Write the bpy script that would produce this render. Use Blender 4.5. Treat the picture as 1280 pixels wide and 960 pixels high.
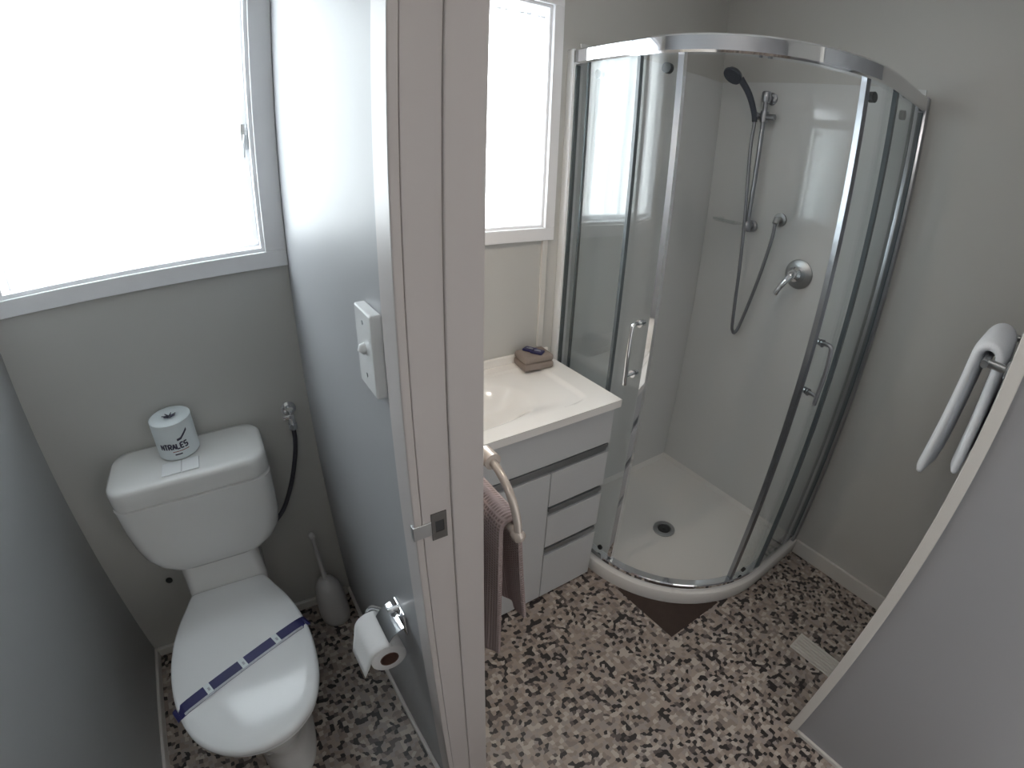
import bpy, bmesh, math, random
from mathutils import Vector, Matrix, noise
random.seed(7)
sc = bpy.context.scene
for o in list(bpy.data.objects): bpy.data.objects.remove(o)
PI = math.pi

# ---------------------------------------------------------------- camera, light, exposure
CAM = Vector((0.64642, -1.41706, 1.63101)); YAW, PITCH, ROLL = math.radians(33.48388), math.radians(-26.80375), math.radians(1.97082)
K1, K3 = 0.0016445302389010406, -0.0841081351138652           # angle = K1*r + K3*(r/640)^3, r in pixels of a 1280 wide frame
cd = bpy.data.cameras.new('camera'); cam = bpy.data.objects.new('camera', cd); sc.collection.objects.link(cam); sc.camera = cam
f = Vector((math.sin(YAW)*math.cos(PITCH), math.cos(YAW)*math.cos(PITCH), math.sin(PITCH)))
rt = Vector((math.cos(YAW), -math.sin(YAW), 0)); up = rt.cross(f)
r2 = math.cos(ROLL)*rt + math.sin(ROLL)*up; u2 = -math.sin(ROLL)*rt + math.cos(ROLL)*up
cam.matrix_world = Matrix(((r2.x, u2.x, -f.x, CAM.x), (r2.y, u2.y, -f.y, CAM.y), (r2.z, u2.z, -f.z, CAM.z), (0, 0, 0, 1)))
cd.sensor_fit = 'HORIZONTAL'; cd.sensor_width = 36; cd.sensor_height = 27; cd.clip_start = .01; cd.lens = 17
cd.type = 'PANO'
mm = 1280/36.0
pc = cd if hasattr(cd, 'panorama_type') else cd.cycles
pc.panorama_type = 'FISHEYE_LENS_POLYNOMIAL'
pc.fisheye_fov = math.radians(170)
pc.fisheye_polynomial_k0 = 0; pc.fisheye_polynomial_k1 = -K1*mm; pc.fisheye_polynomial_k2 = 0
pc.fisheye_polynomial_k3 = -K3*(mm/640)**3; pc.fisheye_polynomial_k4 = 0

w = bpy.data.worlds.new('daylight'); sc.world = w; w.use_nodes = True
wb = w.node_tree.nodes['Background']; wb.inputs[0].default_value = (.92, .96, 1, 1); wb.inputs[1].default_value = 12.5
def area(name, loc, rot, sx, sy, power, color=(1, 1, 1), portal=False):
    l = bpy.data.lights.new(name, 'AREA'); l.shape = 'RECTANGLE'; l.size = sx; l.size_y = sy; l.energy = power; l.color = color
    if portal: l.cycles.is_portal = True
    o = bpy.data.objects.new(name, l); o.location = loc; o.rotation_euler = rot; sc.collection.objects.link(o); return o
area('window_portal_toilet', (.405, .115, 1.76), (-PI/2, 0, 0), .72, .76, 1, portal=True)
area('window_portal_bathroom', (1.395, .115, 1.76), (-PI/2, 0, 0), .60, .76, 1, portal=True)
HALL_FILL_W, BATH_FILL_W, VANITY_LAMP_W = 19.0, 24.0, 190.0
area('fill_behind_camera', (1.36, -2.235, 1.15), (PI/2, 0, 0), .80, 1.9, 4.0, (1, .97, .95))  # added fill at an assumed entry door, raises the room brightness
vs = sc.view_settings; sc.display_settings.display_device = 'sRGB'
vs.view_transform = 'Standard'; vs.look = 'None'; vs.gamma = 1; vs.use_curve_mapping = False; vs.exposure = 0.12
sc.cycles.use_denoising = True
sc.cycles.max_bounces = 14; sc.cycles.transparent_max_bounces = 24; sc.cycles.diffuse_bounces = 6; sc.cycles.glossy_bounces = 6
sc.cycles.sample_clamp_indirect = 6

# ---------------------------------------------------------------- materials
def mat(name, col, rough=.5, metal=0, spec=.5, coat=0, noise_amt=0, noise_scale=20, bump=0, bump_scale=60):
    m = bpy.data.materials.new(name); m.use_nodes = True; nt = m.node_tree; b = nt.nodes['Principled BSDF']
    b.inputs['Base Color'].default_value = (*col, 1); b.inputs['Roughness'].default_value = rough; b.inputs['Metallic'].default_value = metal
    b.inputs['Specular IOR Level'].default_value = spec; b.inputs['Coat Weight'].default_value = coat
    tc = nt.nodes.new('ShaderNodeTexCoord')
    if noise_amt:
        n = nt.nodes.new('ShaderNodeTexNoise'); n.inputs['Scale'].default_value = noise_scale; nt.links.new(tc.outputs['Object'], n.inputs['Vector'])
        mx = nt.nodes.new('ShaderNodeMix'); mx.data_type = 'RGBA'
        mx.inputs['A'].default_value = (*[c*(1-noise_amt) for c in col], 1); mx.inputs['B'].default_value = (*[min(1, c*(1+noise_amt)) for c in col], 1)
        nt.links.new(n.outputs['Fac'], mx.inputs['Factor']); nt.links.new(mx.outputs['Result'], b.inputs['Base Color'])
    if bump:
        n = nt.nodes.new('ShaderNodeTexNoise'); n.inputs['Scale'].default_value = bump_scale; nt.links.new(tc.outputs['Object'], n.inputs['Vector'])
        bp = nt.nodes.new('ShaderNodeBump'); bp.inputs['Strength'].default_value = bump; bp.inputs['Distance'].default_value = .002
        nt.links.new(n.outputs['Fac'], bp.inputs['Height']); nt.links.new(bp.outputs['Normal'], b.inputs['Normal'])
    return m
M = dict(
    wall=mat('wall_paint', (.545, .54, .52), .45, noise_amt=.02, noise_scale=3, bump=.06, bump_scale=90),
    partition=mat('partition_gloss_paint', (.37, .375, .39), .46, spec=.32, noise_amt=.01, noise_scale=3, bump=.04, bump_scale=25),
    left=mat('left_wall_dim_paint', (.36, .37, .375), .4, noise_amt=.02, noise_scale=3, bump=.05, bump_scale=60),  # blue grey, made darker for the weaker light on this wall
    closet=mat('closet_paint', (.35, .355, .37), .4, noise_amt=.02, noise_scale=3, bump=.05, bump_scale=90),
    ceiling=mat('ceiling_paint', (.75, .74, .71), .7, noise_amt=.01, noise_scale=4),
    jamb=mat('jamb_paint', (.55, .51, .50), .4, noise_amt=.02, noise_scale=6),
    trim=mat('trim_paint', (.68, .66, .63), .35, noise_amt=.02, noise_scale=9),
    frame=mat('window_frame_paint', (.86, .86, .88), .3, noise_amt=.01, noise_scale=8),
    ceramic=mat('white_ceramic', (.80, .80, .79), .12, coat=.4, noise_amt=.01, noise_scale=4),
    plastic=mat('white_plastic', (.84, .85, .86), .13, noise_amt=.01, noise_scale=5),
    acrylic=mat('shower_acrylic', (.78, .77, .75), .14, noise_amt=.01, noise_scale=3),
    liner=mat('shower_liner_acrylic', (.67, .68, .68), .05, noise_amt=.01, noise_scale=3),
    basin=mat('basin_polymarble', (.88, .86, .83), .12, coat=.3, noise_amt=.01, noise_scale=5),
    cabinet=mat('cabinet_gloss_white', (.60, .61, .62), .2, noise_amt=.01, noise_scale=5),
    chrome=mat('chrome', (.84, .85, .87), .06, 1, noise_amt=.01, noise_scale=30),
    satin=mat('satin_metal', (.45, .46, .47), .35, 1, noise_amt=.04, noise_scale=30),
    dullchrome=mat('dull_chrome', (.40, .41, .44), .28, 1, noise_amt=.05, noise_scale=30),
    channel=mat('handle_channel_aluminium', (.42, .44, .46), .4, 1, noise_amt=.03, noise_scale=20),
    dark=mat('dark_rubber', (.035, .037, .04), .5, noise_amt=.1, noise_scale=30),
    alu=mat('bright_aluminium', (.88, .89, .90), .38, 1, noise_amt=.01, noise_scale=30),
    gunmetal=mat('tarnished_metal', (.16, .155, .15), .45, .8, noise_amt=.15, noise_scale=80),
    seal=mat('grey_seal', (.10, .12, .13), .35, noise_amt=.05, noise_scale=30),
    hose=mat('braided_hose', (.09, .09, .11), .35, .6, noise_amt=.3, noise_scale=300, bump=.4, bump_scale=500),
    showerhose=mat('shower_hose_metal', (.33, .34, .37), .3, .9, noise_amt=.2, noise_scale=300, bump=.4, bump_scale=500),
    headdark=mat('spray_head_dark', (.05, .06, .08), .3, noise_amt=.1, noise_scale=80),
    paper=mat('tissue_paper', (.80, .79, .79), .9, noise_amt=.02, noise_scale=40, bump=.2, bump_scale=300),
    wrap=mat('paper_wrapper', (.74, .80, .82), .45, noise_amt=.04, noise_scale=25, bump=.2, bump_scale=60),
    card=mat('cardboard_core', (.16, .09, .07), .9, noise_amt=.1, noise_scale=60),
    ink=mat('black_print', (.05, .05, .085), .5, noise_amt=.1, noise_scale=60),
    redink=mat('red_print', (.30, .10, .10), .5, noise_amt=.1, noise_scale=60),
    whitetowel=mat('white_towel', (.84, .86, .90), .95, noise_amt=.03, noise_scale=60, bump=.5, bump_scale=350),
    blue=mat('navy_paper', (.018, .018, .11), .4, noise_amt=.15, noise_scale=30),
    silver=mat('silver_print', (.45, .47, .52), .35, noise_amt=.25, noise_scale=90),
    bluepack=mat('navy_sachet', (.02, .02, .09), .3, noise_amt=.3, noise_scale=60, bump=.4, bump_scale=60),
    cream=mat('warm_lit_ring', (.62, .55, .50), .22, .35, noise_amt=.04, noise_scale=20),  # cream tint puts the warm lamplight into the colour
    brushwhite=mat('brush_plastic', (.58, .57, .57), .35, noise_amt=.02, noise_scale=10),
    vent=mat('vent_cream', (.62, .60, .56), .4, noise_amt=.02, noise_scale=10),
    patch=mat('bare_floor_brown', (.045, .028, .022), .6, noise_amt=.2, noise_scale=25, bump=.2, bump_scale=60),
)
def waffle():
    m = bpy.data.materials.new('mauve_waffle_towel'); m.use_nodes = True; nt = m.node_tree; b = nt.nodes['Principled BSDF']
    b.inputs['Roughness'].default_value = .95; b.inputs['Specular IOR Level'].default_value = .1
    tc = nt.nodes.new('ShaderNodeTexCoord')
    s = []
    for d in ('Y', 'Z'):
        wv = nt.nodes.new('ShaderNodeTexWave'); wv.bands_direction = d; wv.inputs['Scale'].default_value = 52; wv.inputs['Distortion'].default_value = .4
        nt.links.new(tc.outputs['Object'], wv.inputs['Vector']); s.append(wv)
    mu = nt.nodes.new('ShaderNodeMath'); mu.operation = 'MAXIMUM'; nt.links.new(s[0].outputs['Fac'], mu.inputs[0]); nt.links.new(s[1].outputs['Fac'], mu.inputs[1])
    cr = nt.nodes.new('ShaderNodeValToRGB'); cr.color_ramp.elements[0].color = (.24, .185, .18, 1); cr.color_ramp.elements[1].color = (.42, .34, .335, 1)
    nt.links.new(mu.outputs[0], cr.inputs[0]); nt.links.new(cr.outputs[0], b.inputs['Base Color'])
    bp = nt.nodes.new('ShaderNodeBump'); bp.inputs['Strength'].default_value = .7; bp.inputs['Distance'].default_value = .003
    nt.links.new(mu.outputs[0], bp.inputs['Height']); nt.links.new(bp.outputs['Normal'], b.inputs['Normal'])
    return m
M['waffle'] = waffle()
M['facecloth'] = mat('taupe_towel', (.27, .225, .20), .95, noise_amt=.08, noise_scale=80, bump=.5, bump_scale=300)
def glass(name, tint, f0=.045):
    m = bpy.data.materials.new(name); m.use_nodes = True; nt = m.node_tree; nt.nodes.clear(); N = nt.nodes.new; L = nt.links.new
    out = N('ShaderNodeOutputMaterial'); g = N('ShaderNodeNewGeometry'); d = N('ShaderNodeVectorMath'); d.operation = 'DOT_PRODUCT'
    L(g.outputs['Incoming'], d.inputs[0]); L(g.outputs['Normal'], d.inputs[1])
    a = N('ShaderNodeMath'); a.operation = 'ABSOLUTE'; L(d.outputs['Value'], a.inputs[0])
    s = N('ShaderNodeMath'); s.operation = 'SUBTRACT'; s.inputs[0].default_value = 1; L(a.outputs[0], s.inputs[1])
    p = N('ShaderNodeMath'); p.operation = 'POWER'; L(s.outputs[0], p.inputs[0]); p.inputs[1].default_value = 5
    q = N('ShaderNodeMath'); q.operation = 'MULTIPLY_ADD'; L(p.outputs[0], q.inputs[0]); q.inputs[1].default_value = 1-f0; q.inputs[2].default_value = f0
    q.use_clamp = True
    t = N('ShaderNodeBsdfTransparent'); t.inputs[0].default_value = (*tint, 1); gl = N('ShaderNodeBsdfGlossy'); gl.inputs['Roughness'].default_value = .015
    mx = N('ShaderNodeMixShader'); L(q.outputs[0], mx.inputs[0]); L(t.outputs[0], mx.inputs[1]); L(gl.outputs[0], mx.inputs[2]); L(mx.outputs[0], out.inputs[0])
    return m
M['glass'] = glass('shower_glass', (.955, .970, .972), .05); M['pane'] = glass('window_glass', (.97, .99, .98))
def sheer():
    m = bpy.data.materials.new('sheer_curtain'); m.use_nodes = True; nt = m.node_tree; nt.nodes.clear(); N = nt.nodes.new; L = nt.links.new
    out = N('ShaderNodeOutputMaterial'); tr = N('ShaderNodeBsdfTransparent'); tl = N('ShaderNodeBsdfTranslucent'); df = N('ShaderNodeBsdfDiffuse')
    tl.inputs[0].default_value = (.82, .83, .85, 1); df.inputs[0].default_value = (.85, .86, .88, 1)
    tc = N('ShaderNodeTexCoord'); ns = N('ShaderNodeTexNoise'); ns.inputs['Scale'].default_value = 35; L(tc.outputs['Object'], ns.inputs['Vector'])
    g = N('ShaderNodeNewGeometry'); d = N('ShaderNodeVectorMath'); d.operation = 'DOT_PRODUCT'; L(g.outputs['Incoming'], d.inputs[0]); L(g.outputs['Normal'], d.inputs[1])
    ab = N('ShaderNodeMath'); ab.operation = 'ABSOLUTE'; L(d.outputs['Value'], ab.inputs[0]); pw = N('ShaderNodeMath'); pw.operation = 'POWER'; L(ab.outputs[0], pw.inputs[0]); pw.inputs[1].default_value = 2.5
    m2 = N('ShaderNodeMapRange'); m2.inputs['To Min'].default_value = .5; m2.inputs['To Max'].default_value = .75; L(ns.outputs['Fac'], m2.inputs[0])
    mr = N('ShaderNodeMath'); mr.operation = 'MULTIPLY'; L(pw.outputs[0], mr.inputs[0]); L(m2.outputs[0], mr.inputs[1])
    a = N('ShaderNodeMixShader'); a.inputs[0].default_value = .4; L(tl.outputs[0], a.inputs[1]); L(df.outputs[0], a.inputs[2])
    b = N('ShaderNodeMixShader'); L(mr.outputs[0], b.inputs[0]); L(a.outputs[0], b.inputs[1]); L(tr.outputs[0], b.inputs[2]); L(b.outputs[0], out.inputs[0])
    return m
M['sheer'] = sheer()
def floor_mat():
    m = bpy.data.materials.new('pebble_mosaic_vinyl'); m.use_nodes = True; nt = m.node_tree; b = nt.nodes['Principled BSDF']; N = nt.nodes.new; L = nt.links.new
    b.inputs['Roughness'].default_value = .38
    tc = N('ShaderNodeTexCoord'); nz = N('ShaderNodeTexNoise'); nz.inputs['Scale'].default_value = 60; nz.inputs['Detail'].default_value = 1
    L(tc.outputs['Object'], nz.inputs['Vector'])
    mp = N('ShaderNodeVectorMath'); mp.operation = 'MULTIPLY_ADD'; L(nz.outputs['Color'], mp.inputs[0]); mp.inputs[1].default_value = (.002, .002, 0); L(tc.outputs['Object'], mp.inputs[2])
    v = N('ShaderNodeTexVoronoi'); v.voronoi_dimensions = '2D'; v.distance = 'CHEBYCHEV'; v.inputs['Scale'].default_value = 70; v.inputs['Randomness'].default_value = .72
    L(mp.outputs[0], v.inputs['Vector'])
    sp = N('ShaderNodeSeparateColor'); L(v.outputs['Color'], sp.inputs[0])
    cr = N('ShaderNodeValToRGB'); cr.color_ramp.interpolation = 'CONSTANT'; e = cr.color_ramp.elements
    cols = [(0, (.030, .025, .026)), (.19, (.11, .09, .085)), (.27, (.30, .245, .21)), (.42, (.38, .315, .27)), (.62, (.34, .295, .27)), (.78, (.50, .445, .40)), (.93, (.25, .21, .19))]
    e[0].position = 0; e[0].color = (*cols[0][1], 1); e[1].position = cols[1][0]; e[1].color = (*cols[1][1], 1)
    for p_, c_ in cols[2:]:
        x = e.new(p_); x.color = (*c_, 1)
    L(sp.outputs[0], cr.inputs[0]); L(cr.outputs[0], b.inputs['Base Color'])
    bp = N('ShaderNodeBump'); bp.inputs['Strength'].default_value = .15; bp.inputs['Distance'].default_value = .001; L(v.outputs['Distance'], bp.inputs['Height']); L(bp.outputs['Normal'], b.inputs['Normal'])
    return m
M['floor'] = floor_mat()

# ---------------------------------------------------------------- mesh helpers (world coordinates)
def B(): return bmesh.new()
def box(bm, lo, hi, bev=0, seg=2):
    r = bmesh.ops.create_cube(bm, size=1)['verts']
    c = [(a+b)/2 for a, b in zip(lo, hi)]; s = [abs(b-a) for a, b in zip(lo, hi)]
    for v in r: v.co = Vector((v.co.x*s[0]+c[0], v.co.y*s[1]+c[1], v.co.z*s[2]+c[2]))
    if bev:
        es = list({e for v in r for e in v.link_edges}); bmesh.ops.bevel(bm, geom=es, offset=bev, segments=seg, affect='EDGES', profile=.5)
    return bm
def loft(bm, rings, cap0=True, cap1=True, closed=True):
    vs_ = [[bm.verts.new(p) for p in r] for r in rings]; n = len(vs_[0])
    for a, b in zip(vs_, vs_[1:]):
        for i in range(n if closed else n-1):
            j = (i+1) % n; bm.faces.new((a[i], a[j], b[j], b[i]))
    if cap0: bm.faces.new(list(reversed(vs_[0])))
    if cap1: bm.faces.new(vs_[-1])
    return bm
def frame_at(t):
    t = t.normalized(); a = Vector((0, 0, 1)) if abs(t.z) < .9 else Vector((1, 0, 0)); x = t.cross(a).normalized(); return x, x.cross(t).normalized()
def tube(bm, pts, r, n=12):
    pts = [Vector(p) for p in pts]; rs = r if isinstance(r, (list, tuple)) else [r]*len(pts); rings = []; px = None
    for i, p in enumerate(pts):
        t = (pts[min(i+1, len(pts)-1)]-pts[max(i-1, 0)])
        if px is None: x, y = frame_at(t)
        else:
            tn = t.normalized(); x = (px - tn*px.dot(tn)).normalized(); y = x.cross(tn).normalized()
        px = x; rings.append([p+(x*math.cos(k*2*PI/n)+y*math.sin(k*2*PI/n))*rs[i] for k in range(n)])
    return loft(bm, rings)
def smooth_pts(ctrl, n=8):
    c = [Vector(p) for p in ctrl]; c = [2*c[0]-c[1]]+c+[2*c[-1]-c[-2]]; out = []
    for i in range(1, len(c)-2):
        for k in range(n):
            t = k/n; a, b, d, e = c[i-1], c[i], c[i+1], c[i+2]
            out.append(.5*((2*b)+(d-a)*t+(2*a-5*b+4*d-e)*t*t+(-a+3*b-3*d+e)*t**3))
    out.append(c[-2]); return out
def lathe(bm, prof, c, axis='z', n=32, cap0=True, cap1=True):
    rings = []
    for r, h in prof:
        ring = []
        for k in range(n):
            a = 2*PI*k/n; u, v = r*math.cos(a), r*math.sin(a)
            p = {'z': (u, v, h), 'x': (h, u, v), 'y': (v, h, u)}[axis]; ring.append(Vector(p)+Vector(c))
        rings.append(ring)
    return loft(bm, rings, cap0, cap1)
def obj(name, bm, m, parent=None, smooth=False, origin=None, keep=False):
    bmesh.ops.recalc_face_normals(bm, faces=bm.faces)
    me = bpy.data.meshes.new(name)
    base = Vector((0, 0, 0))
    if parent is not None:
        p = parent
        while p is not None: base += p.location; p = p.parent
        shift = base
    else:
        if keep: shift = Vector((0, 0, 0))
        elif origin: shift = Vector(origin)
        else:
            xs = [v.co for v in bm.verts]
            shift = Vector(((min(p.x for p in xs)+max(p.x for p in xs))/2, (min(p.y for p in xs)+max(p.y for p in xs))/2, min(p.z for p in xs)))
    for v in bm.verts: v.co -= shift
    bm.to_mesh(me); bm.free(); me.materials.append(m)
    o = bpy.data.objects.new(name, me); sc.collection.objects.link(o)
    if parent is None: o.location = shift
    else: o.parent = parent
    if smooth:
        for p in me.polygons: p.use_smooth = True
        if smooth is not True:
            me.set_sharp_from_angle(angle=math.radians(smooth))
    return o
def tag(o, label, cat, group=None, kind=None):
    o['label'] = label; o['category'] = cat
    if group: o['group'] = group
    if kind: o['kind'] = kind
    return o
def thing(name, loc, label, cat, group=None):
    o = bpy.data.objects.new(name, None); o.location = loc; o.empty_display_size = .05; sc.collection.objects.link(o); return tag(o, label, cat, group)
def struct(name, bm, m, label, cat, parent=None, smooth=False):
    o = obj(name, bm, m, parent, smooth=smooth, keep=parent is None)
    if parent is None: tag(o, label, cat, kind='structure')
    return o

# ---------------------------------------------------------------- dimensions (metres; window wall is y=0, floor z=0)
XP1, XP2, YJ, XR, H, YB = .815, .9085, -.957, 2.661, 2.42, -2.25
W1 = (.045, .757, 1.385, 2.145); W2 = (1.10, 1.692, 1.372, 2.135)      # window openings x0,x1,z0,z1

# ---------------------------------------------------------------- setting
bm = B(); box(bm, (-.12, YB, -.06), (XR+.1, .12, 0)); struct('floor', bm, M['floor'], 'floor of pebble mosaic pattern vinyl in beige, grey and black', 'floor')
bm = B(); box(bm, (-.12, YB, H), (XR+.1, .12, H+.06)); struct('ceiling', bm, M['ceiling'], 'white painted ceiling over both rooms', 'ceiling')
def window_wall(name, xa, xb, Wn, m, label):
    bm = B(); x0, x1, z0, z1 = Wn
    box(bm, (xa, 0, 0), (xb, .12, z0)); box(bm, (xa, 0, z1), (xb, .12, H)); box(bm, (xa, 0, z0), (x0, .12, z1)); box(bm, (x1, 0, z0), (xb, .12, z1))
    return struct(name, bm, m, label, 'wall')
window_wall('wall_back', -.12, XP1+.04, W1, M['wall'], 'grey painted wall behind the toilet, under the curtained window')
window_wall('wall_back.001', XP1+.04, XR+.1, W2, M['wall'], 'painted wall behind the vanity and shower')
bm = B(); box(bm, (-.12, YB, 0), (0, 0, H)); struct('wall_left', bm, M['left'], 'blue grey painted wall left of the toilet, darkened in colour for its weaker light', 'wall')
bm = B(); box(bm, (XR, YB, 0), (XR+.1, 0, H)); struct('wall_right', bm, M['wall'], 'grey painted wall right of the shower', 'wall')
bm = B(); box(bm, (-.12, YB-.1, 0), (XR+.1, YB, H)); struct('wall_front', bm, M['wall'], 'painted wall behind the camera', 'wall')
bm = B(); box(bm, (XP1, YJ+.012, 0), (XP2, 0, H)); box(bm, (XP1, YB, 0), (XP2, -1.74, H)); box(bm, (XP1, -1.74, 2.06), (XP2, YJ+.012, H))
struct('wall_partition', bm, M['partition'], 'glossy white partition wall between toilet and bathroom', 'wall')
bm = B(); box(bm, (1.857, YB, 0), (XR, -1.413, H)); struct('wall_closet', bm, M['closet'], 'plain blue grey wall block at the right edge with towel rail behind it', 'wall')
# jamb lining of the partition end: rebate half + stop half, architrave edge on toilet side
bm = B(); box(bm, (XP1, YJ, 0), (.8590, YJ+.012, 2.06), .0012); struct('trim_1', bm, M['jamb'], 'painted door jamb lining on the partition end carrying the strike plate', 'door jamb')
bm = B(); box(bm, (.8592, YJ-.003, 0), (XP2, YJ+.012, 2.06), .002); struct('trim_2', bm, M['jamb'], 'painted door stop strip on the bathroom side of the partition end', 'door stop')
bm = B(); box(bm, (XP1-.012, YJ, 0), (XP1-.0002, YJ+.05, 2.10), .002); struct('trim_3', bm, M['jamb'], 'narrow painted architrave at the toilet side corner of the partition', 'architrave')
# corner bead of closet wall
bm = B(); box(bm, (1.846, -1.437, 0), (1.8568, -1.405, H), .003); box(bm, (1.8568, -1.4128, 0), (1.888, -1.405, H), .003)
struct('trim_4', bm, M['trim'], 'pale timber corner bead on the leading edge of the closet wall', 'corner trim')
def baseboard(name, lo, hi, label, m='trim'):
    bm = B(); box(bm, lo, hi, .003); struct(name, bm, M[m], label, 'baseboard')
baseboard('baseboard_back', (.012, -.014, 0), (XP1-.014, 0, .04), 'thin pale skirting on wall behind the toilet', 'trim')
baseboard('baseboard_left', (0, YB, 0), (.012, -.0005, .04), 'thin pale skirting along the wall left of the toilet')
baseboard('baseboard_partition', (XP1-.012, YJ+.0505, 0), (XP1, -.0005, .028), 'thin pale bead along foot of partition')
baseboard('baseboard_right', (XR-.014, -1.4125, 0), (XR, -.912, .075), 'pale skirting between shower tray and closet wall')
baseboard('baseboard_closet', (1.846, YB, 0), (1.857, -1.4375, .018), 'thin pale bead along foot of closet wall')
bm = B(); box(bm, (1.688, -.012, .915), (1.710, 0, 1.335), .002); struct('trim_5', bm, M['trim'], 'slim pale vertical batten between window sill and vanity top', 'batten')

def window(idx, Wn, label, right_edge, left_edge, stay=None):
    x0, x1, z0, z1 = Wn
    root = bpy.data.objects.new('window_%d' % idx, None); root.location = ((x0+x1)/2, .05, z0); sc.collection.objects.link(root); tag(root, label, 'window', kind='structure')
    bm = B(); t = .010
    box(bm, (x0-left_edge, -.016, z0-.045), (x1+right_edge, -.0003, z0), .002)         # apron / sill board face
    box(bm, (x1, -.016, z0), (x1+right_edge, -.0003, z1), .002)
    box(bm, (x0-left_edge, -.016, z0), (x0, -.0003, z1), .002)
    box(bm, (x0-left_edge, -.016, z1), (x1+right_edge, -.0003, z1+.045), .002)
    obj('architrave', bm, M['frame'], root)
    bm = B(); box(bm, (x0, -.001, z0), (x1, .119, z0+t)); box(bm, (x0, -.001, z1-t), (x1, .119, z1)); box(bm, (x0, -.001, z0+t), (x0+t, .119, z1-t)); box(bm, (x1-t, -.001, z0+t), (x1, .119, z1-t))
    obj('reveal', bm, M['frame'], root)
    s = .018; a0, a1, b0, b1 = x0+t, x1-t, z0+t, z1-t
    bm = B(); box(bm, (a0, .055, b0), (a1, .09, b0+s), .002); box(bm, (a0, .055, b1-s), (a1, .09, b1), .002); box(bm, (a0, .055, b0+s), (a0+s, .09, b1-s), .002); box(bm, (a1-s, .055, b0+s), (a1, .09, b1-s), .002)
    obj('sash', bm, M['frame'], root)
    bm = B(); box(bm, (a0+s-.004, .070, b0+s-.004), (a1-s+.004, .074, b1-s+.004)); obj('pane', bm, M['pane'], root)
    if stay:
        bm = B(); box(bm, (stay-.010, .044, 1.66), (stay+.010, .0552, 1.73), .003); tube(bm, [(stay, .046, 1.70), (stay-.004, .034, 1.675), (stay-.006, .03, 1.64)], .005, 8)
        obj('catch', bm, M['satin'], root, smooth=40)
    return root
window(1, W1, 'bright white framed window above the toilet with net curtain', .0575, .040, .737)
window(2, W2, 'narrow bright white framed window above the vanity', .040, .040)

def curtain(x0, x1, z0, z1, y, waves, label, seed, amp=.012):
    bm = B(); nx, nz = 120, 36; vsx = []
    rnd = random.Random(seed); ph = [rnd.uniform(0, 6.28) for _ in range(4)]
    for j in range(nz+1):
        v = j/nz; row = []
        for i in range(nx+1):
            u = i/nx; x = x0+(x1-x0)*u; a = amp*(.75+.25*v)
            yy = y+a*math.sin(2*PI*waves*u+ph[0]+.5*math.sin(3*v+ph[1]))+.004*math.sin(2*PI*waves*2.3*u+ph[2]+v)
            z = z0+(z1-z0)*v + (1-v)*.010*math.sin(2*PI*waves*.9*u+ph[3])
            row.append(bm.verts.new((x+.004*math.sin(2*PI*waves*u*1.7+v*2), yy, z)))
        vsx.append(row)
    for j in range(nz):
        for i in range(nx): bm.faces.new((vsx[j][i], vsx[j][i+1], vsx[j+1][i+1], vsx[j+1][i]))
    root = thing('net_curtain', ((x0+x1)/2, y, z0), label, 'curtain')
    obj('curtain_fabric', bm, M['sheer'], root, smooth=True)
    bm = B()
    rows = []
    for j in range(7):
        v = j/6; row = []
        for i in range(nx+1):
            u = i/nx; row.append(bm.verts.new((x0+(x1-x0)*u, y-.003+.005*math.sin(2*PI*waves*3*u+ph[2])*(1+.6*math.sin(v*3)), z1-.026+.034*v)))
        rows.append(row)
    for j in range(6):
        for i in range(nx): bm.faces.new((rows[j][i], rows[j][i+1], rows[j+1][i+1], rows[j+1][i]))
    obj('gathered_heading', bm, M['sheer'], root, smooth=True)
    bm = B(); tube(bm, [(x0-.008, y, z1-.010), (x1+.008, y, z1-.010)], .004, 8); obj('curtain_wire', bm, M['frame'], root, smooth=True)
    return root
curtain(.068, .695, 1.400, 2.118, .024, 10, 'sheer white net curtain hanging in the window above the toilet', 3)
curtain(1.122, 1.676, 1.388, 2.108, .030, 6.5, 'sheer white gathered net curtain in the window above the vanity', 5, .019)

# ---------------------------------------------------------------- lamps out of view: ceiling domes added for brightness, vanity wall light
def dome(x, y, power, label):
    root = thing('fill_dome', (x, y, H), label, 'ceiling light', 'added dome lights')
    bm = B(); lathe(bm, [(.10, H-.022), (.105, H-.018), (.105, H-.0005)], (x, y, 0)); obj('base_ring', bm, M['plastic'], root, smooth=40)
    bm = B(); lathe(bm, [(.004, H-.085), (.04, H-.080), (.07, H-.062), (.088, H-.040), (.093, H-.0225)], (x, y, 0))
    e = bpy.data.materials.new('fill_dome_diffuser'); e.use_nodes = True; b = e.node_tree.nodes['Principled BSDF']; b.inputs['Base Color'].default_value = (.8, .76, .7, 1)
    b.inputs['Emission Color'].default_value = (1, .92, .85, 1); b.inputs['Emission Strength'].default_value = power
    obj('diffuser', bm, e, root, smooth=True)
dome(1.40, -1.05, BATH_FILL_W, 'unseen warm dome light added on the bathroom ceiling to brighten the room')
dome(.35, -1.95, HALL_FILL_W, 'unseen warm dome light added on the ceiling before the toilet as fill')

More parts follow.
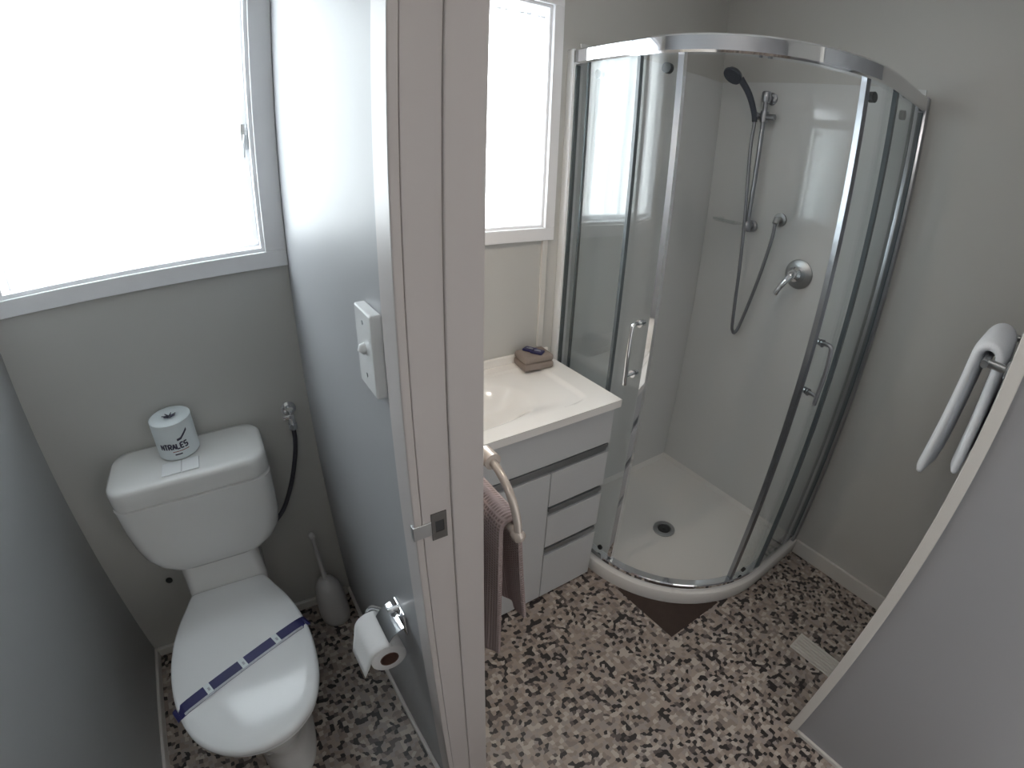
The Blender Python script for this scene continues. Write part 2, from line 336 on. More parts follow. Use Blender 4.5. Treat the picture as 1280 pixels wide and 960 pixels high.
vl = thing('vanity_wall_light', (XP2, -.47, 1.86), 'warm shaded wall light on the bathroom face of the partition above the vanity', 'wall light')
LX, LY, LZ = XP2+.088, -.47, 1.905
bm = B(); tube(bm, [(XP2, LY, LZ+.03), (XP2+.012, LY, LZ+.03), (XP2+.018, LY, LZ+.03)], [.045, .045, .035], 24); tube(bm, [(XP2+.015, LY, LZ+.03), (LX-.050, LY, LZ+.03)], .012, 16); obj('base', bm, M['plastic'], vl, smooth=40)
bm = B(); lathe(bm, [(.056, LZ-.018), (.054, LZ+.030), (.046, LZ+.050), (.020, LZ+.060), (.018, LZ+.057), (.043, LZ+.047), (.051, LZ+.029), (.053, LZ-.018), (.056, LZ-.018)], (LX, LY, 0), cap0=False, cap1=False); lathe(bm, [(.022, LZ+.054), (.022, LZ+.062)], (LX, LY, 0)); obj('shade', bm, M['dullchrome'], vl, smooth=40)
bm = B(); bmesh.ops.create_uvsphere(bm, u_segments=24, v_segments=14, radius=.036); bmesh.ops.translate(bm, verts=bm.verts, vec=(LX, LY, LZ))
ge = bpy.data.materials.new('globe_glow'); ge.use_nodes = True; _b = ge.node_tree.nodes['Principled BSDF']; _b.inputs['Base Color'].default_value = (.8, .75, .68, 1)
_b.inputs['Emission Color'].default_value = (1, .84, .66, 1); _b.inputs['Emission Strength'].default_value = VANITY_LAMP_W
obj('bulb', bm, ge, vl, smooth=True)

# ---------------------------------------------------------------- shower: quadrant path helpers
CX, CY, R0 = 2.311, -.355, .55       # outer face of tray: straight x=1.761, arc, straight y=-.905
def qp(t, o):
    if t <= 1: return Vector((CX-R0+o, CY*t, 0))
    if t <= 2:
        a = (t-1)*PI/2; r = R0-o; return Vector((CX-r*math.cos(a), CY-r*math.sin(a), 0))
    return Vector((CX+(XR-CX)*(t-2), CY-R0+o, 0))
def qsweep(bm, o0, o1, z0, z1, ta, tb, bev=0, n=48):
    ts = sorted(set([ta, tb]+[x for x in (1.0, 2.0) if ta < x < tb]+[1+k/n for k in range(n+1) if ta < 1+k/n < tb]))
    b = bev; sec = [(o0+b, z0), (o1-b, z0), (o1, z0+b), (o1, z1-b), (o1-b, z1), (o0+b, z1), (o0, z1-b), (o0, z0+b)] if b else [(o0, z0), (o1, z0), (o1, z1), (o0, z1)]
    rings = []
    for t in ts:
        rings.append([Vector((*qp(t, o).xy, z)) for o, z in sec])
    return loft(bm, rings)
t90 = lambda deg: 1+deg/90
ys = lambda y: y/CY
xs_ = lambda x: 2+(x-CX)/(XR-CX)
# liner on the walls
bm = B(); box(bm, (1.815, -.008, .0435), (XR-.0005, -.0002, 2.025), .001); struct('wall_liner_back', bm, M['liner'], 'glossy white acrylic liner on the window side wall of the shower', 'shower liner')
bm = B(); box(bm, (XR-.008, -.885, .0435), (XR-.0002, -.0085, 2.025), .001); struct('wall_liner_right', bm, M['liner'], 'glossy white acrylic liner behind the slide rail and mixer', 'shower liner')
# tray
tray = thing('shower_tray', (2.2, -.45, 0), 'white quadrant shower tray with curved front edge', 'shower tray')
bm = B(); n = 40; zt = .068
def outline(o, z, back=.0005):
    pts = [Vector((CX-R0+o, -back-max(0, o)*1.0 if o > .03 else -back, z))]
    pts += [Vector((*qp(t90(90*k/n), o).xy, z)) for k in range(n+1)]
    xe = XR-back-(o if o > .03 else 0)
    pts += [Vector((xe, CY-R0+o, z)), Vector((xe, pts[0].y, z))]
    return pts
def inner(o, wall, z):
    pts = [Vector((CX-R0+o, -wall, z))]+[Vector((*qp(t90(90*k/n), o).xy, z)) for k in range(n+1)]+[Vector((XR-wall, CY-R0+o, z)), Vector((XR-wall, -wall, z))]
    return pts
loft(bm, [inner(-.004, .0005, 0), inner(-.006, .0005, .012), inner(-.008, .0005, zt-.012), inner(-.004, .0005, zt-.003), inner(.002, .0005, zt), inner(.052, .0085, zt), inner(.062, .012, zt-.006), inner(.075, .022, .043), inner(.095, .045, .037)], True, False)
# dished floor down to the drain
cdr = Vector((2.198, -.432, .031)); ring0 = inner(.095, .045, .037); prev = [v for v in bm.verts][-len(ring0):]
for k, s in enumerate((.75, .5, .3, .15)):
    ring = [cdr+(p-cdr)*s for p in ring0]
    for q_, p in zip(ring, ring0): q_.z = cdr.z+(.037-cdr.z)*s
    cur = [bm.verts.new(p) for p in ring]; m_ = len(cur)
    for i in range(m_): bm.faces.new((prev[i], prev[(i+1) % m_], cur[(i+1) % m_], cur[i]))
    prev = cur
bm.faces.new(prev)
obj('tray_body', bm, M['acrylic'], tray, smooth=35)
dr = bpy.data.objects.new('drain', None)
bm = B(); lathe(bm, [(.053, .0325), (.053, .038), (.049, .0405), (.034, .0405), (.031, .036), (.031, .034)], (cdr.x, cdr.y, 0)); o = obj('drain', bm, M['satin'], tray, smooth=40)
bm = B(); lathe(bm, [(.030, .0362), (.030, .037), (.027, .038)], (cdr.x, cdr.y, 0)); lathe(bm, [(.010, .038), (.010, .041), (.007, .042)], (cdr.x, cdr.y, 0)); obj('drain_grate', bm, M['dark'], o, smooth=40)
bpy.data.objects.remove(dr)

ZT, ZG0, ZG1 = 1.995, .088, 1.952
enc = thing('shower_enclosure', (2.2, -.45, .068), 'curved glass quadrant shower enclosure with chrome rails and two sliding doors', 'shower enclosure')
bm = B(); qsweep(bm, .004, .046, ZT-.052, ZT, ys(-.0345), xs_(XR-.0345), .006); obj('top_rail', bm, M['chrome'], enc, smooth=40)
bm = B(); qsweep(bm, .010, .046, .0685, ZG0+.012, ys(-.0345), xs_(XR-.0345), .004); obj('bottom_rail', bm, M['chrome'], enc, smooth=40)
for side in (0, 1):
    bm = B()
    if side == 0: box(bm, (CX-R0+.002, -.034, .069), (CX-R0+.048, -.0003, ZT+.002), .003)
    else: box(bm, (XR-.034, CY-R0+.002, .069), (XR-.0002, CY-R0+.048, ZT+.002), .003)
    obj('wall_channel', bm, M['plastic' if side == 0 else 'dullchrome'], enc, smooth=40)  # left channel is white: the window's reflection put into its colour
    bm = B()
    if side == 0: box(bm, (CX-R0+.012, -.0405, .105), (CX-R0+.030, -.0345, ZT-.055), .001)
    else: box(bm, (XR-.0405, CY-R0+.012, .105), (XR-.0345, CY-R0+.030, ZT-.055), .001)
    obj('wall_seal', bm, M['seal'], enc)
    ta, tb = ((ys(-.0345), ys(-.322)), (xs_(2.318), xs_(XR-.0345)))[side]
    bm = B(); qsweep(bm, .014, .020, ZG0+.010, ZG1-.006, ta, tb); g = obj('fixed_glass_panel', bm, M['glass'], enc)
    e0, e1 = ((ys(-.322), ys(-.334)), (xs_(2.306), xs_(2.318)))[side]
    bm = B(); qsweep(bm, .010, .024, ZG0+.013, ZG1-.01, e0, e1); obj('edge_strip', bm, M['seal'], g)
    # sliding door, slid half open behind the fixed panel
    ta, tb = ((ys(-.085), t90(11.0)), (t90(73.5), xs_(2.565)))[side]
    bm = B(); qsweep(bm, .030, .036, ZG0+.014, ZG1-.004, ta, tb, n=90); d = obj('sliding_door', bm, M['glass'], enc, smooth=30)
    lead = ((t90(11.0), t90(13.0)), (t90(71.5), t90(73.5)))[side]
    bm = B(); qsweep(bm, .024, .044, ZG0+.014, ZG1-.004, *lead, bev=.002); obj('leading_edge_strip', bm, M['chrome' if side == 0 else 'dullchrome'], d, smooth=40)
    tr = ((ys(-.077), ys(-.085)), (xs_(2.565), xs_(2.573)))[side]
    bm = B(); qsweep(bm, .028, .038, ZG0+.014, ZG1-.004, *tr); obj('trailing_seal', bm, M['seal'], d)
    # D handle
    th = (t90(7.0), t90(77.5))[side]
    bm = B()
    nrm = (qp(th, 0)-qp(th, .1)).normalized()
    g0 = qp(th, .030); zb, za = ((.945, 1.125), (.975, 1.150))[side]
    ctrl = [g0+Vector((0, 0, za)), g0+nrm*.034+Vector((0, 0, za+.002)), g0+nrm*.042+Vector((0, 0, za-.02)), g0+nrm*.045+Vector((0, 0, (za+zb)/2)), g0+nrm*.042+Vector((0, 0, zb+.015)), g0+nrm*.040+Vector((0, 0, zb-.03))]
    tube(bm, smooth_pts(ctrl, 6), .0075, 12)
    tube(bm, [g0+Vector((0, 0, zb)), g0+nrm*.042+Vector((0, 0, zb))], .006, 12)
    for z in (za, zb): tube(bm, [g0+Vector((0, 0, z)), g0+nrm*.006+Vector((0, 0, z))], .013, 16); gi = qp(th, .036); tube(bm, [gi+Vector((0, 0, z)), gi-nrm*.012+Vector((0, 0, z))], .011, 16)
    obj('handle', bm, M['chrome' if side == 0 else 'dullchrome'], d, smooth=50)
    # rollers top, guides bottom
    for q_ in ((ys(-.12), t90(6.0)), (t90(79), xs_(2.50)))[side]:
        p = qp(q_, .037); bm = B(); tube(bm, [p+Vector((0, 0, ZG1-.045)), p-(qp(q_, 0)-qp(q_, .1)).normalized()*.016+Vector((0, 0, ZG1-.045))], .016, 18); obj('roller', bm, M['dark'], d, smooth=40)
        p = qp(q_, .030); nn = (qp(q_, 0)-qp(q_, .1)).normalized(); bm = B(); tube(bm, [p+Vector((0, 0, .125)), p+nn*.008+Vector((0, 0, .125))], .011, 16); obj('bottom_guide', bm, M['dark'], d, smooth=40)

# shower rail set on the right-hand wall
XW = XR-.008
ss = thing('slide_rail_shower', (XW, -.27, 1.40), 'chrome slide rail shower with hand spray and hanging hose on the liner', 'shower set')
rx = XW-.050
bm = B(); tube(bm, [(rx, -.262, 1.385), (rx, -.270, 1.975)], .010, 16); obj('rail', bm, M['dullchrome'], ss, smooth=40)
for z, y in ((1.955, -.270), (1.405, -.262)):
    bm = B(); tube(bm, [(XW, y, z), (XW-.012, y, z), (XW-.016, y, z)], [.026, .026, .020], 20); tube(bm, [(XW-.014, y, z), (rx-.012, y, z)], .014, 16); lathe(bm, [(.017, z-.022), (.020, z-.015), (.020, z+.015), (.017, z+.022)], (rx, y, 0), n=20)
    obj('bracket', bm, M['dullchrome'], ss, smooth=40)
bm = B(); tube(bm, [(rx, -.32, 1.872), (rx, -.22, 1.872)], .013, 16); tube(bm, [(rx, -.27, 1.85), (rx, -.27, 1.895)], .018, 16); tube(bm, [(rx+.002, -.245, 1.872), (rx-.034, -.245, 1.876)], .014, 14)
obj('slider', bm, M['dullchrome'], ss, smooth=40)
bm = B(); box(bm, (rx-.085, -.245, 1.408), (rx-.005, -.140, 1.416), .004); box(bm, (rx-.088, -.248, 1.414), (rx-.082, -.137, 1.424), .002); box(bm, (rx-.088, -.142, 1.414), (rx-.004, -.136, 1.424), .002); obj('soap_dish', bm, M['glass'], ss)
hx = rx-.036
bm = B(); hp = smooth_pts([(hx+.004, -.246, 1.845), (hx, -.240, 1.885), (hx-.024, -.222, 1.955), (hx-.050, -.190, 2.015)], 6); tube(bm, hp, [.011+.004*i/len(hp) for i in range(len(hp))], 14)
hs = obj('hand_spray', bm, M['headdark'], ss, smooth=40)
bm = B(); c = Vector((hx-.066, -.165, 2.026)); nrm = Vector((-.62, .10, -.72)).normalized(); tube(bm, [c-nrm*.020, c-nrm*.012, c+nrm*.004, c+nrm*.012], [.018, .034, .043, .040], 28)
obj('spray_face', bm, M['headdark'], hs, smooth=40)
bm = B(); tube(bm, [(XW, -.392, 1.458), (XW-.010, -.392, 1.458)], .029, 24); tube(bm, [(XW-.008, -.392, 1.458), (XW-.035, -.392, 1.458), (XW-.042, -.392, 1.440)], .014, 16); obj('wall_elbow', bm, M['satin'], ss, smooth=40)
bm = B(); tube(bm, smooth_pts([(XW-.042, -.392, 1.440), (XW-.040, -.386, 1.36), (XW-.035, -.352, 1.16), (XW-.036, -.316, .98), (XW-.042, -.302, .925), (XW-.052, -.292, .925), (XW-.060, -.284, .99), (XW-.066, -.262, 1.35), (XW-.076, -.240, 1.70), (hx+.004, -.246, 1.845)], 10), .0075, 12)
obj('shower_hose', bm, M['showerhose'], ss, smooth=40)
mx_ = thing('shower_mixer', (XW, -.525, 1.255), 'chrome lever shower mixer on the liner below the slide rail', 'shower mixer')
bm = B(); tube(bm, [(XW, -.525, 1.255), (XW-.006, -.525, 1.255), (XW-.012, -.525, 1.255)], [.062, .062, .050], 36); obj('cover_plate', bm, M['satin'], mx_, smooth=40)
bm = B(); tube(bm, [(XW-.010, -.525, 1.255), (XW-.052, -.525, 1.258), (XW-.062, -.525, 1.259)], [.034, .031, .020], 28); obj('mixer_body', bm, M['chrome'], mx_, smooth=40)
bm = B(); tube(bm, smooth_pts([(XW-.050, -.527, 1.265), (XW-.080, -.520, 1.245), (XW-.098, -.500, 1.200), (XW-.104, -.486, 1.165)], 6), [.017]*6+[.014]*6+[.012]*6+[.009], 16); obj('lever', bm, M['chrome'], mx_, smooth=50)

bm = B(); z = .0015
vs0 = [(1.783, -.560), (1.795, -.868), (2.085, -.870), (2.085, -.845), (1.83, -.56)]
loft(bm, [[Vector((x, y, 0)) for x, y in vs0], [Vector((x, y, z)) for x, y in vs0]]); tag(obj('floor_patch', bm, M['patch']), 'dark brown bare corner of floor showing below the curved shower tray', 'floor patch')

# ---------------------------------------------------------------- vanity
VX0, VX1, VF, VZ = .925, 1.742, -.436, .868
van = thing('vanity_cabinet', (1.33, -.2, 0), 'glossy white vanity cabinet with drawers beside the shower', 'vanity cabinet')
bm = B(); ca, cb, cz = VX0+.006, VX1-.010, VZ-.0285
box(bm, (ca, -.400, 0), (ca+.016, -.004, cz)); box(bm, (cb-.016, -.400, 0), (cb, -.004, cz)); box(bm, (ca+.016, -.400, .0), (cb-.016, -.004, .07)); box(bm, (ca+.016, -.020, .07), (cb-.016, -.004, cz)); box(bm, (ca+.016, -.400, .07), (cb-.016, -.385, .72))
obj('carcass', bm, M['cabinet'], van)
fy0, fy1 = -.418, -.4002; fx0, fx1, xm = VX0+.006, VX1-.010, 1.476
bm = B(); box(bm, (fx0, fy0, .692), (fx1, fy1, VZ-.0285), .0015); obj('top_panel', bm, M['cabinet'], van)
bm = B(); box(bm, (fx0, fy0, .012), ((fx0+xm)/2-.001, fy1, .650), .0015); obj('door', bm, M['cabinet'], van)
bm = B(); box(bm, ((fx0+xm)/2+.001, fy0, .012), (xm-.0015, fy1, .650), .0015); obj('door', bm, M['cabinet'], van)
def channel(bm, x0, x1, z):   # finger pull: bright lip over dark hollow
    box(bm, (x0, fy0-.003, z+.019), (x1, fy1, z+.035), .001); box(bm, (x0, fy0+.007, z), (x1, fy1, z+.019))
bm = B(); channel(bm, fx0, fx1-.008, .654); obj('handle', bm, M['channel'], van)
for z0, z1 in ((.502, .650), (.300, .456), (.012, .254)):
    bm = B(); box(bm, (xm+.0015, fy0, z0), (fx1, fy1, z1), .0015); d = obj('drawer', bm, M['cabinet'], van)
    if z1 < .6:
        bm = B(); channel(bm, xm+.002, fx1-.010, z1+.004); obj('handle', bm, M['channel'], d)
bas = thing('moulded_basin', (1.33, -.2, VZ-.028), 'white moulded basin top with sunken bowl on the vanity cabinet', 'basin')
def ssf(a, b, x):
    t = max(0, min(1, (x-a)/(b-a))); return t*t*(3-2*t)
def depth(x, y):
    s = ((abs(x-1.33)/.325)**9+(abs(y+.217)/.163)**9)**(1/9)
    return .007*ssf(1.0, .95, s)+.022*ssf(.97, .30, s)+.062*ssf(1.0, .45, ((abs(x-1.24)/.28)**2.4+(abs(y+.215)/.150)**2.4)**(1/2.4))
bm = B(); nx, ny = 110, 60; g = []
for j in range(ny+1):
    y = VF+(-.012-VF)*j/ny; g.append([bm.verts.new((VX0+(VX1-VX0)*i/nx, y, VZ-depth(VX0+(VX1-VX0)*i/nx, y))) for i in range(nx+1)])
for j in range(ny):
    for i in range(nx): bm.faces.new((g[j][i], g[j][i+1], g[j+1][i+1], g[j+1][i]))
# skirts, bottom rim and upstand
def quadv(a, b, c, d): bm.faces.new([bm.verts.new(p) for p in (a, b, c, d)])
zb = VZ-.028
for i in range(nx):
    a, b = g[0][i].co, g[0][i+1].co; quadv(a, b, (b.x, b.y, zb), (a.x, a.y, zb))
for j in range(ny):
    a, b = g[j][nx].co, g[j+1][nx].co; quadv(a, b, (b.x, b.y, zb), (a.x, a.y, zb)); a, b = g[j][0].co, g[j+1][0].co; quadv(a, b, (b.x, b.y, zb), (a.x, a.y, zb))
box(bm, (VX0, VF+.0003, zb), (VX1-.0003, VF+.02, zb+.006)); 
bmesh.ops.remove_doubles(bm, verts=bm.verts, dist=.00005)
obj('basin_bowl', bm, M['basin'], bas, smooth=35)
bm = B(); box(bm, (VX0, -.0125, zb), (VX1, -.0004, .902), .004); obj('upstand', bm, M['basin'], bas)
bm = B(); lathe(bm, [(.022, .0), (.024, .002), (.020, .004)], (1.26, -.215, VZ-depth(1.26, -.215)+.0005)); obj('plug_waste', bm, M['chrome'], bas, smooth=40)
tap = thing('basin_mixer', (1.30, -.042, VZ), 'chrome basin mixer tap at the back of the vanity top', 'tap')
tx_, ty_ = 1.30, -.040
bm = B(); lathe(bm, [(.021, VZ+.0003), (.021, VZ+.006), (.018, VZ+.010), (.018, VZ+.08), (.015, VZ+.092)], (tx_, ty_, 0)); tube(bm, smooth_pts([(tx_, ty_-.01, VZ+.06), (tx_, ty_-.06, VZ+.066), (tx_, ty_-.11, VZ+.05)], 5), .010, 12); obj('tap_body', bm, M['chrome'], tap, smooth=40)
bm = B(); tube(bm, [(tx_, ty_, VZ+.090), (tx_, ty_, VZ+.102), (tx_, ty_-.04, VZ+.112)], [.014, .012, .006], 12); obj('lever', bm, M['chrome'], tap, smooth=40)

# folded facecloth and sachets
fc = thing('folded_facecloth', (1.634, -.062, VZ), 'small folded taupe facecloth on the back corner of the vanity top', 'facecloth')
def pillow_box(bm, lo, hi, rot, c, bulge=.0, bev=.012, seg=4):
    b2 = B(); box(b2, lo, hi, bev, seg); b2.verts.ensure_lookup_table()
    R_ = Matrix.Rotation(rot, 3, 'Z')
    off = len(bm.verts); mp_ = {}
    for v in b2.verts: mp_[v] = bm.verts.new(R_ @ v.co + Vector(c))
    for f_ in b2.faces: bm.faces.new([mp_[v] for v in f_.verts])
    b2.free()
FR = math.radians(-6)
for k, (a, b_, z0, z1) in enumerate(((.062, .048, 0, .028), (.061, .046, .0275, .054))):
    bm = B(); pillow_box(bm, (-a, -b_, z0), (a, b_, z1), FR, (1.634, -.066, VZ+.0008), bev=.0095); obj('folded_layer', bm, M['facecloth'], fc, smooth=True)
for k, (x, y, r, l) in enumerate(((1.628, -.046, math.radians(-62), 'navy sachet lying on the folded facecloth, nearer the wall'), (1.640, -.078, math.radians(-56), 'navy sachet lying on the folded facecloth, nearer the shower'))):
    root = thing('toiletry_sachet', (x, y, VZ+.0552), l, 'sachet', 'sachets on the facecloth')
    bm = B(); pillow_box(bm, (-.024, -.018, 0), (.024, .018, .009), r, (x, y, VZ+.0552), bev=.0035, seg=3); obj('sachet_body', bm, M['bluepack'], root, smooth=True)
    bm = B(); pillow_box(bm, (-.012, -.003, .0091), (.014, .001, .0096), r, (x, y, VZ+.0552), bev=0); pillow_box(bm, (-.006, .004, .0091), (.010, .0065, .0096), r, (x, y, VZ+.0552), bev=0); obj('printed_mark', bm, M['silver'], root)

# ---------------------------------------------------------------- towel ring on the bathroom side of the partition
RX, RY, RZ = .960, -.884, 1.098
tr_ = thing('towel_ring', (XP2, RY, RZ), 'D-shaped towel ring on the end of the partition, tinted cream for warm light', 'towel ring')
bm = B(); tube(bm, [(XP2, RY, 1.190), (XP2+.010, RY, 1.190), (XP2+.014, RY, 1.190)], [.026, .026, .02], 24); tube(bm, [(XP2+.012, RY, 1.190), (RX+.006, RY, 1.190)], .010, 16); tube(bm, [(RX, RY-.014, 1.190), (RX, RY+.014, 1.190)], .014, 16); obj('mounting', bm, M['cream'], tr_, smooth=40)
bm = B(); tube(bm, [(RX, RY-.090*math.cos(a), RZ+.092*math.sin(a)) for a in [PI*k/28 for k in range(29)]], .0065, 12)
obj('ring', bm, M['cream'], tr_, smooth=40)
bm = B(); tube(bm, [(RX, RY-.090, RZ), (RX, RY+.090, RZ)], .0065, 12)
for s in (-1, 1): lathe(bm, [(.004, -.012), (.010, -.007), (.011, 0), (.010, .007), (.004, .012)], (RX, RY+s*.090, RZ), axis='y', n=14)
obj('bar', bm, M['cream'], tr_, smooth=40)
def drape(bm, origin, u, v, half, r, lenA, lenB, thick, flareA, flareB, fold=.006, nf=2.5, nu=26, seed=1):
    """cloth hung over a bar: u is the bar direction, v the horizontal across it."""
    o_, u, v = Vector(origin), Vector(u), Vector(v); Z = Vector((0, 0, 1)); prof = []
    nl = 16
    for k in range(nl): s = 1-k/nl; prof.append((-r-flareA*s**1.2, -lenA*s, s))
    for k in range(9): a = PI-PI*k/8; prof.append((r*math.cos(a), r*math.sin(a), 0))
    for k in range(1, nl+1): s = k/nl; prof.append((r+flareB*s**1.2, -lenB*s, s))
    def pt(i, jj, off):
        a, z, s = prof[i]; a0, z0, _ = prof[max(i-1, 0)]; a1, z1, _ = prof[min(i+1, len(prof)-1)]
        t = Vector((a1-a0, z1-z0)).normalized(); nx_, nz_ = -t.y, t.x
        q_ = jj/nu*2-1; side = -1 if a < 0 else 1
        w_ = fold*s*math.sin(q_*nf*PI+seed+side)+fold*.5*s*math.sin(q_*nf*2.1*PI+seed*2)
        sag = -.008*s*math.cos(q_*2.2)
        e_ = (1-abs(q_)**6*.45)
        return o_+u*(half*q_*(1+.05*s))+v*(a+nx_*off*e_+w_)+Z*(z+nz_*off*e_+sag)
    n_ = len(prof); outer = [[bm.verts.new(pt(i, j, thick/2)) for j in range(nu+1)] for i in range(n_)]; inn = [[bm.verts.new(pt(i, j, -thick/2)) for j in range(nu+1)] for i in range(n_)]
    for G, fl in ((outer, 0), (inn, 1)):
        for i in range(n_-1):
            for j in range(nu):
                q4 = (G[i][j], G[i][j+1], G[i+1][j+1], G[i+1][j]); bm.faces.new(q4[::-1] if fl else q4)
    for j in (0, nu):
        for i in range(n_-1): bm.faces.new((outer[i][j], outer[i+1][j], inn[i+1][j], inn[i][j]))
    for i in (0, n_-1):
        for j in range(nu): bm.faces.new((outer[i][j], outer[i][j+1], inn[i][j+1], inn[i][j]))
    return bm
bm = B(); drape(bm, (RX, RY, RZ), (0, 1, 0), (1, 0, 0), 0.071, .0175, .345, .265, .014, .004, .026, .005, 1.6, seed=2)
o = obj('hand_towel', bm, M['waffle'], smooth=True); tag(o, 'mauve waffle hand towel hanging over the towel ring', 'towel')
md = o.modifiers.new('s', 'SUBSURF'); md.levels = 1; md.render_levels = 1

# ---------------------------------------------------------------- towel rail behind the closet corner
rr = thing('towel_rail', (2.25, -1.41, 1.2), 'chrome towel rail on the hidden side of the closet wall', 'towel rail')
RYy, RZz, RA, RBx = -1.345, 1.305, 2.075, 2.58
bm = B(); tube(bm, [(RA-.02, RYy, RZz), (RBx+.02, RYy, RZz)], .010, 14); obj('bar', bm, M['satin'], rr, smooth=40)
for x in (RA+.01, RBx-.01):
    bm = B(); tube(bm, [(x, -1.4129, RZz), (x, -1.40, RZz), (x, -1.396, RZz)], [.024, .024, .018], 20); tube(bm, [(x, -1.40, RZz), (x, RYy+.004, RZz)], .011, 14); obj('post', bm, M['satin'], rr, smooth=40)
bm = B(); drape(bm, (2.32, RYy, RZz), (1, 0, 0), (0, 1, 0), .20, .0315, .33, .375, .034, .006, .014, .003, 1.4, seed=4)
o = obj('bath_towel', bm, M['whitetowel'], smooth=True); tag(o, 'thick white bath towel folded over the chrome rail at right', 'towel'); md = o.modifiers.new('s', 'SUBSURF'); md.levels = 1; md.render_levels = 1

# ---------------------------------------------------------------- floor vent
vent = thing('floor_vent', (2.2, -1.3, 0), 'cream slotted floor vent beside the closet wall', 'floor vent')
va = [(2.150, -1.212), (2.238, -1.405)]
bm = B(); box(bm, (2.148, -1.408, 0), (2.246, -1.210, .003), .001); obj('vent_plate', bm, M['vent'], vent)
for k in range(6):
    x = 2.160+k*.0148; bm = B(); box(bm, (x-.0042, -1.400, .0028), (x+.0042, -1.218, .0075), .0015); obj('louvre', bm, M['vent'], vent)

# ---------------------------------------------------------------- toilet
TX = .411
toi = thing('toilet', (TX, -.4, 0), 'white ceramic toilet with closed lid and boxy cistern', 'toilet')
def egg(hw, yf, yb, z, sq=2.3, n=44, back=.62):
    """closed outline, widest at 40% from the back; front is -y"""
    ym = yf+(yb-yf)*back; pts = []
    for k in range(n):
        a = 2*PI*k/n; c_, s_ = math.cos(a), math.sin(a); e = 2/sq
        x = hw*math.copysign(abs(c_)**e, c_); y = math.copysign(abs(s_)**e, s_); y = ym+(y*(yb-ym) if y > 0 else y*(ym-yf)); pts.append(Vector((TX+x, y, z)))
    return pts
bm = B()
loft(bm, [egg(.108, -.665, -.10, 0, 2.6), egg(.110, -.667, -.10, .03, 2.6), egg(.100, -.650, -.11, .09, 2.6), egg(.104, -.655, -.11, .16, 2.5), egg(.128, -.685, -.11, .24, 2.4), egg(.160, -.715, -.12, .31, 2.3), egg(.182, -.738, -.18, .365, 2.1), egg(.190, -.748, -.19, .395, 2.1), egg(.188, -.746, -.19, .405, 2.1), egg(.170, -.73, -.20, .407, 2.1)])
obj('pan', bm, M['ceramic'], toi, smooth=50)
def rrect(hx, y0, y1, z, r, n=8, cx=None):
    cx = TX if cx is None else cx; pts = []; r = min(r, hx-.001, (y1-y0)/2-.001)
    for (sx, sy, a0) in ((1, 1, 0), (-1, 1, PI/2), (-1, -1, PI), (1, -1, 1.5*PI)):
        for k in range(n+1):
            a = a0+PI/2*k/n; pts.append(Vector((cx+sx*(hx-r)+r*math.cos(a), (y1-r if sy > 0 else y0+r)+r*math.sin(a), z)))
    return pts
bm = B(); loft(bm, [rrect(.100, -.240, -.010, .300, .05), rrect(.124, -.250, -.008, .39, .05), rrect(.130, -.195, -.008, .425, .03), rrect(.128, -.188, -.006, .455, .03), rrect(.127, -.180, -.005, .49, .03), rrect(.130, -.174, -.004, .533, .04)]); obj('cistern_shelf', bm, M['ceramic'], toi, smooth=50)
lidpts = [(0, -.196), (.060, -.196), (.112, -.198), (.126, -.212), (.143, -.250), (.170, -.310), (.191, -.380), (.203, -.460), (.202, -.540), (.188, -.620), (.156, -.692), (.107, -.738), (.055, -.762), (0, -.770)]
def lid_outline(sc_, z, dz=0):
    half = smooth_pts([(x, y, 0) for x, y in lidpts], 4); c_ = Vector((0, -.47, 0))
    full = [p.copy() for p in half]+[Vector((-p.x, p.y, 0)) for p in reversed(half[1:-1])]
    return [Vector((TX+(p.x)*sc_[0], c_.y+(p.y-c_.y)*sc_[1], z)) for p in full]
bm = B(); loft(bm, [lid_outline((.93, .955), .4075), lid_outline((.965, .975), .410), lid_outline((.97, .98), .424), lid_outline((.95, .965), .4275)]); obj('seat', bm, M['plastic'], toi, smooth=50)
bm = B(); rings = [lid_outline((.985, .99), .4280), lid_outline((1, 1), .431), lid_outline((1, 1), .441), lid_outline((.985, .99), .4475), lid_outline((.95, .96), .4510), lid_outline((.85, .87), .4545), lid_outline((.6, .62), .4575), lid_outline((.3, .3), .459)]
loft(bm, rings); obj('lid', bm, M['plastic'], toi, smooth=50)
for s in (-1, 1):
    bm = B(); tube(bm, [(TX+s*.075-.022, -.206, .436), (TX+s*.075+.022, -.206, .436)], .011, 14); obj('hinge', bm, M['plastic'], toi, smooth=40)
bm = B()
TC = TX+.007
body = [(.108, -.176, .5335, .05), (.135, -.186, .540, .06), (.168, -.195, .554, .06), (.196, -.203, .582, .06), (.213, -.208, .620, .055), (.222, -.211, .67, .05), (.226, -.215, .74, .045), (.228, -.2185, .814, .045), (.2215, -.212, .8185, .045)]
loft(bm, [rrect(hx_, y0, -.004, z, r, cx=TC) for hx_, y0, z, r in body]); cis = obj('cistern', bm, M['ceramic'], toi, smooth=50)
bm = B(); loft(bm, [rrect(.2215, -.212, -.005, .8190, .05, cx=TC), rrect(.2285, -.2200, -.003, .8225, .055, cx=TC), rrect(.229, -.222, -.003, .842, .055, cx=TC), rrect(.228, -.222, -.003, .868, .055, cx=TC), rrect(.224, -.219, -.005, .878, .053, cx=TC), rrect(.216, -.212, -.009, .8832, .050, cx=TC), rrect(.19, -.195, -.02, .884, .045, cx=TC)]); obj('cistern_lid', bm, M['ceramic'], toi, smooth=50)
bm = B(); box(bm, (TX-.056, -.196, .8842), (TX-.001, -.135, .8885), .002); obj('flush_button', bm, M['plastic'], toi)
